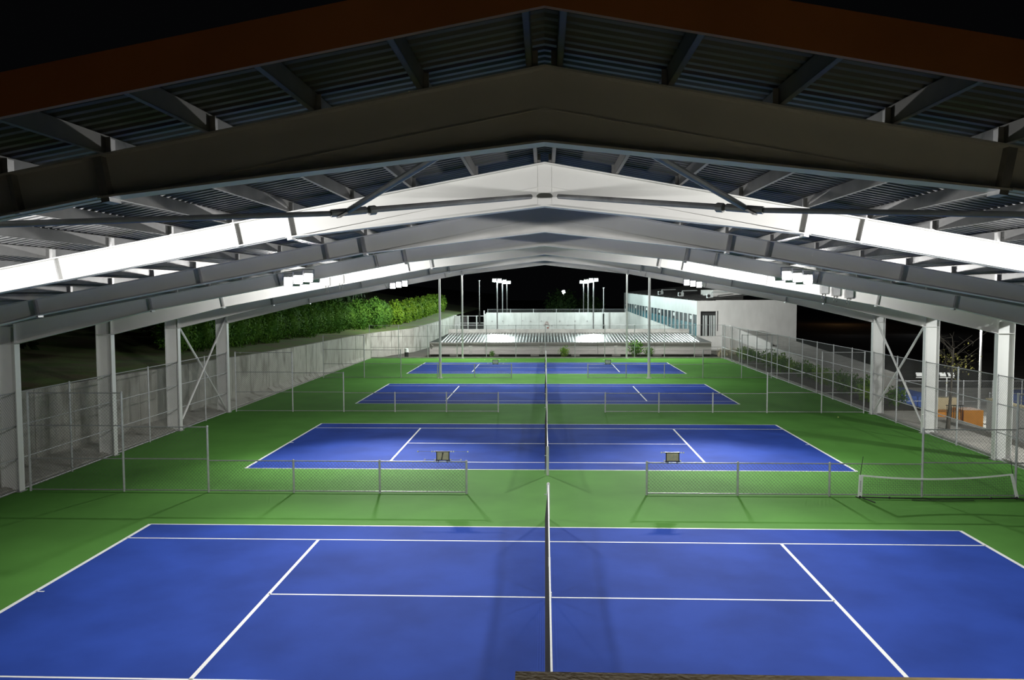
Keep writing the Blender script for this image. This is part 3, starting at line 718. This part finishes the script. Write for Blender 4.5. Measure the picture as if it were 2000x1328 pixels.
# shrubs in the right-hand bed
SM = [leaf_mesh('foliage', 520, (.75, .95, .72), .11, 'leaf', 41+i, .3) for i in range(2)] + [leaf_mesh('foliage', 520, (.75, .95, .75), .11, 'leaf_lime', 51, .3)]
st2 = MB().tube((0, 0, -.7), (0, 0, .2), .04, .02, n=5).mesh('stem', 'bark')
y = 30.6; k = 0
while y < 66:
    t = thing('bed_shrub', f'small leafy shrub in the bed along the right fence, {ordw[k]} from the last column', 'shrub', (20.35+R.uniform(-.3, .35), y, .72), R.uniform(0, 6), 'shrubs along the right fence')
    link('foliage', SM[R.randrange(3)], t); link('stem', st2, t); sc = R.uniform(.75, 1.15); t.scale = (sc, sc, sc)
    y += R.uniform(1.7, 2.4); k += 1
for x, y, s, lab, mi in ((2.0, 68.3, .85, 'small yellowish shrub before the low building near the middle', 2), (9.6, 68.2, 1.3, 'tall dark shrub before the low building between the right poles', 0), (11.0, 68.4, .8, 'small dark shrub beside the tall shrub at the far fence', 0), (-5.7, 68.4, .5, 'tiny dark shrub before the low building, left half', 1)):
    t = thing('end_shrub', lab, 'shrub', (x, y, .72*s), 1, 'shrubs before the low building'); link('foliage', SM[mi], t); link('stem', st2, t); t.scale = (s*.8, s*.8, s)
b = MB(); rr = random.Random(5)
for _ in range(160):
    x = rr.uniform(-1.5, 1.5); yv = rr.uniform(-.4, .4); b.bar((x, yv, 0), (x+rr.uniform(-.25, .25), yv+rr.uniform(-.2, .2), rr.uniform(.35, 1.0)), .05, .015)
tag(b.build('reed_clump', 'reed', None, (19.9, 69.2, 0)), 'clump of dry pale reeds at the far right corner of the courts', 'reeds')

# young tree with few yellow leaves
t = thing('young_tree', 'slender young tree with a few yellow leaves behind the right columns', 'tree', (20.05, 23.0, -.01))
b = MB(); pts = [(0, 0, 0), (.05, 0, .9), (.12, .02, 2.0), (.14, 0, 3.3), (.16, 0, 4.1)]
for i in range(4): b.tube(pts[i], pts[i+1], [.12, .085, .05, .04][i], [.085, .05, .04, .03][i], n=8)
b.build('trunk', 'bark', t)
rr = random.Random(12); lb = MB(); bb = MB()
for _ in range(26):
    z0 = rr.uniform(2.6, 4.2); a = rr.uniform(0, 6.28); l = rr.uniform(.5, 1.5)
    p0 = Vector((.14, 0, z0)); p1 = p0+Vector((math.cos(a)*l*.6, math.sin(a)*l*.6, l*.55)); p2 = p1+Vector((math.cos(a+.3)*l*.4, math.sin(a+.3)*l*.4, l*.35))
    bb.tube(p0, p1, .016, .01, n=4); bb.tube(p1, p2, .01, .005, n=4)
    for _ in range(3): q = p1+Vector((rr.gauss(0, .25), rr.gauss(0, .25), rr.gauss(0, .2))); bb.tube(p1, q, .007, .003, n=3)
bb.build('branches', 'bark', t)
for _ in range(110):
    p = Vector((.55+rr.gauss(0, .42), rr.gauss(0, .4), 3.25+rr.gauss(0, .38))) if rr.random() < .8 else Vector((-.35+rr.gauss(0, .15), rr.gauss(0, .2), 3.55+rr.gauss(0, .2)))
    u = Vector((rr.gauss(0, 1), rr.gauss(0, 1), rr.gauss(0, 1))).normalized(); w = u.cross(Vector((.3, .5, .8))).normalized(); l = rr.uniform(.05, .10)
    lb.add([p-u*l, p+w*l*.6, p+u*l, p-w*l*.6], [(0, 1, 2, 3)])
lb.build('leaves', 'leaf_yel', t)['kind'] = 'stuff'

# play blocks
t = thing('play_block', 'low orange block with a cream back beside the grey wall', 'play block', (21.7, 27, -.6))
MB().box(1.15, 2.2, 0, 1.2, 0, .98).build('orange_block', 'orange', t)
MB().box(-.15, 1.1, .15, 1.2, 0, .85).build('orange_block', 'orange', t)
MB().box(.1, 1.5, 1.3, 1.8, 0, 1.5).build('cream_block', 'cream', t)
for i in range(8): MB().box(.25+i*.12, .27+i*.12, .02, .05, .05, 1.25).build('railing_bar', 'black', t)
MB().box(.2, 1.15, .02, .05, 1.22, 1.27).build('handrail', 'black', t)

# sunken courts on the right with fences
sc = MB().box(25.5, 60, 38, 64, -3.1, -2.72).build('floor_sunken', 'paving'); tag(sc, 'pale floor of the sunken courts on the right', kind='structure')
for x0, lab in ((28.2, 'blue turf pad of the sunken court behind the cross brace'), (39.0, 'blue turf pad of the sunken court at the right picture edge')):
    tag(MB().box(x0, x0+(2.4 if x0 < 30 else 6), 46.6, 54, -2.72, -1.35 if x0 < 30 else -1.7).build('turf_pad', 'bluepad'), lab, 'sports surface')
fence('court_fence', 'white railed fence around the sunken courts on the right', (25.6, 45.5, 0), 0, [(i*2.2, (i+1)*2.2, 2.75) for i in range(9)], z0=-2.75)
fence('court_fence', 'second fence of the sunken courts at the right picture edge', (31.5, 40.5, 0), 0, [(i*2.2, (i+1)*2.2, 2.4) for i in range(4)], z0=-2.75)
t = thing('lamp_post', 'white lamp post with flat arm standing in the sunken courts', 'lamp post', (31.3, 41.5, -2.75))
MB().tube((0, 0, 0), (0, 0, 7.1), .10, .08, n=10).build('mast', 'steel', t); MB().box(-.75, .25, -.08, .08, 7.1, 7.2).build('arm', 'steel', t)
MB().add([(-.72, -.07, 7.095), (-.2, -.07, 7.095), (-.2, .07, 7.095), (-.72, .07, 7.095)], [(3, 2, 1, 0)]).build('lens', 'lens_out', t)
for n, x in enumerate((29.4, 31.2)):
    t = thing('floodlight_stand', ['twin headed floodlight stand seen through the cross brace', 'twin headed floodlight stand behind the young tree'][n], 'floodlight stand', (x, 46.1, -2.72))
    MB().tube((0, 0, 0), (0, 0, 2.9), .05, n=8).build('mast', 'steel', t); MB().bar((-.55, 0, 2.9), (.55, 0, 2.9), .06, .06).build('crossarm', 'steel', t)
    for s in (-1, 1): MB().bar((s*.32, -.1, 3.0), (s*.32, .12, 3.25), .46, .08).build('lamp_head', 'steel', t)

# street lamp outside the right columns
t = thing('lamp_post', 'tall lamp post outside the canopy beyond the right picture edge', 'lamp post', (25.5, 9.5, -2.6))
MB().tube((0, 0, 0), (0, 0, 10.6), .10, .07, n=10).build('mast', 'galv', t); MB().bar((.1, 0, 10.5), (-.9, .3, 10.6), .08, .08).build('arm', 'galv', t)
for q in (0,): flood(FLO, (24.5, 9.9, 7.7+q*.5), math.pi+.05, 34, f'{["single", "upper"][q]} floodlight on the lamp post beyond the right picture edge', 'floodlights on the tall poles')
# high sodium mast behind the viewing platform
t = thing('street_lamp', 'tall orange street lamp standing behind the viewing ledge', 'street lamp', (-4, -20, -.1))
MB().tube((0, 0, 0), (0, 0, 20), .14, .08, n=10).build('mast', 'galv', t); MB().box(-.3, .3, -.2, .5, 20, 20.12).build('lamp_head', 'steel_dirty', t)
MB().add([(-.25, .0, 19.99), (.25, .0, 19.99), (.25, .45, 19.99), (-.25, .45, 19.99)], [(3, 2, 1, 0)]).build('lens', 'lens_mast', t)
# bin by the far left corner
t = thing('litter_bin', 'small white bin in the far left corner by the retaining wall', 'bin', (-14.9, 68.2, 0))
MB().tube((0, 0, .0), (0, 0, .55), .22, n=12).build('body', 'black', t); MB().tube((0, 0, .55), (0, 0, .95), .24, .2, n=12).build('hood', 'band', t)

# distant lamps
for x, y, z, r, m, lab in ((78, 200, 2.8, .35, 'lens_sodium', 'orange street lamp far away in the dark right of the grey wall'), (66, 160, 2.0, .10, 'lens_street', 'tiny white lamp far away above the right fence'),
        (80, 160, 1.3, .10, 'lens_street', 'left of two tiny lamps seen between the braced columns'), (82.5, 160, 1.3, .10, 'lens_street', 'right of two tiny lamps seen between the braced columns'),
        (4.6, 185, 7.0, .42, 'lens_street', 'white street lamp far away between the two floodlight groups')):
    t = thing('street_lamp', lab, 'street lamp', (x, y, z), group='distant street lamps')
    MB().sphere((0, 0, 0), r, 10, 6).build('bulb', m, t); MB().box(-r, r, -r, r, r*.9, r*1.25).build('cap', 'steel_dirty', t); MB().tube((0, r*1.1, r), (0, r*1.1, -z+1.2), .08, n=6).build('mast', 'steel_dirty', t)
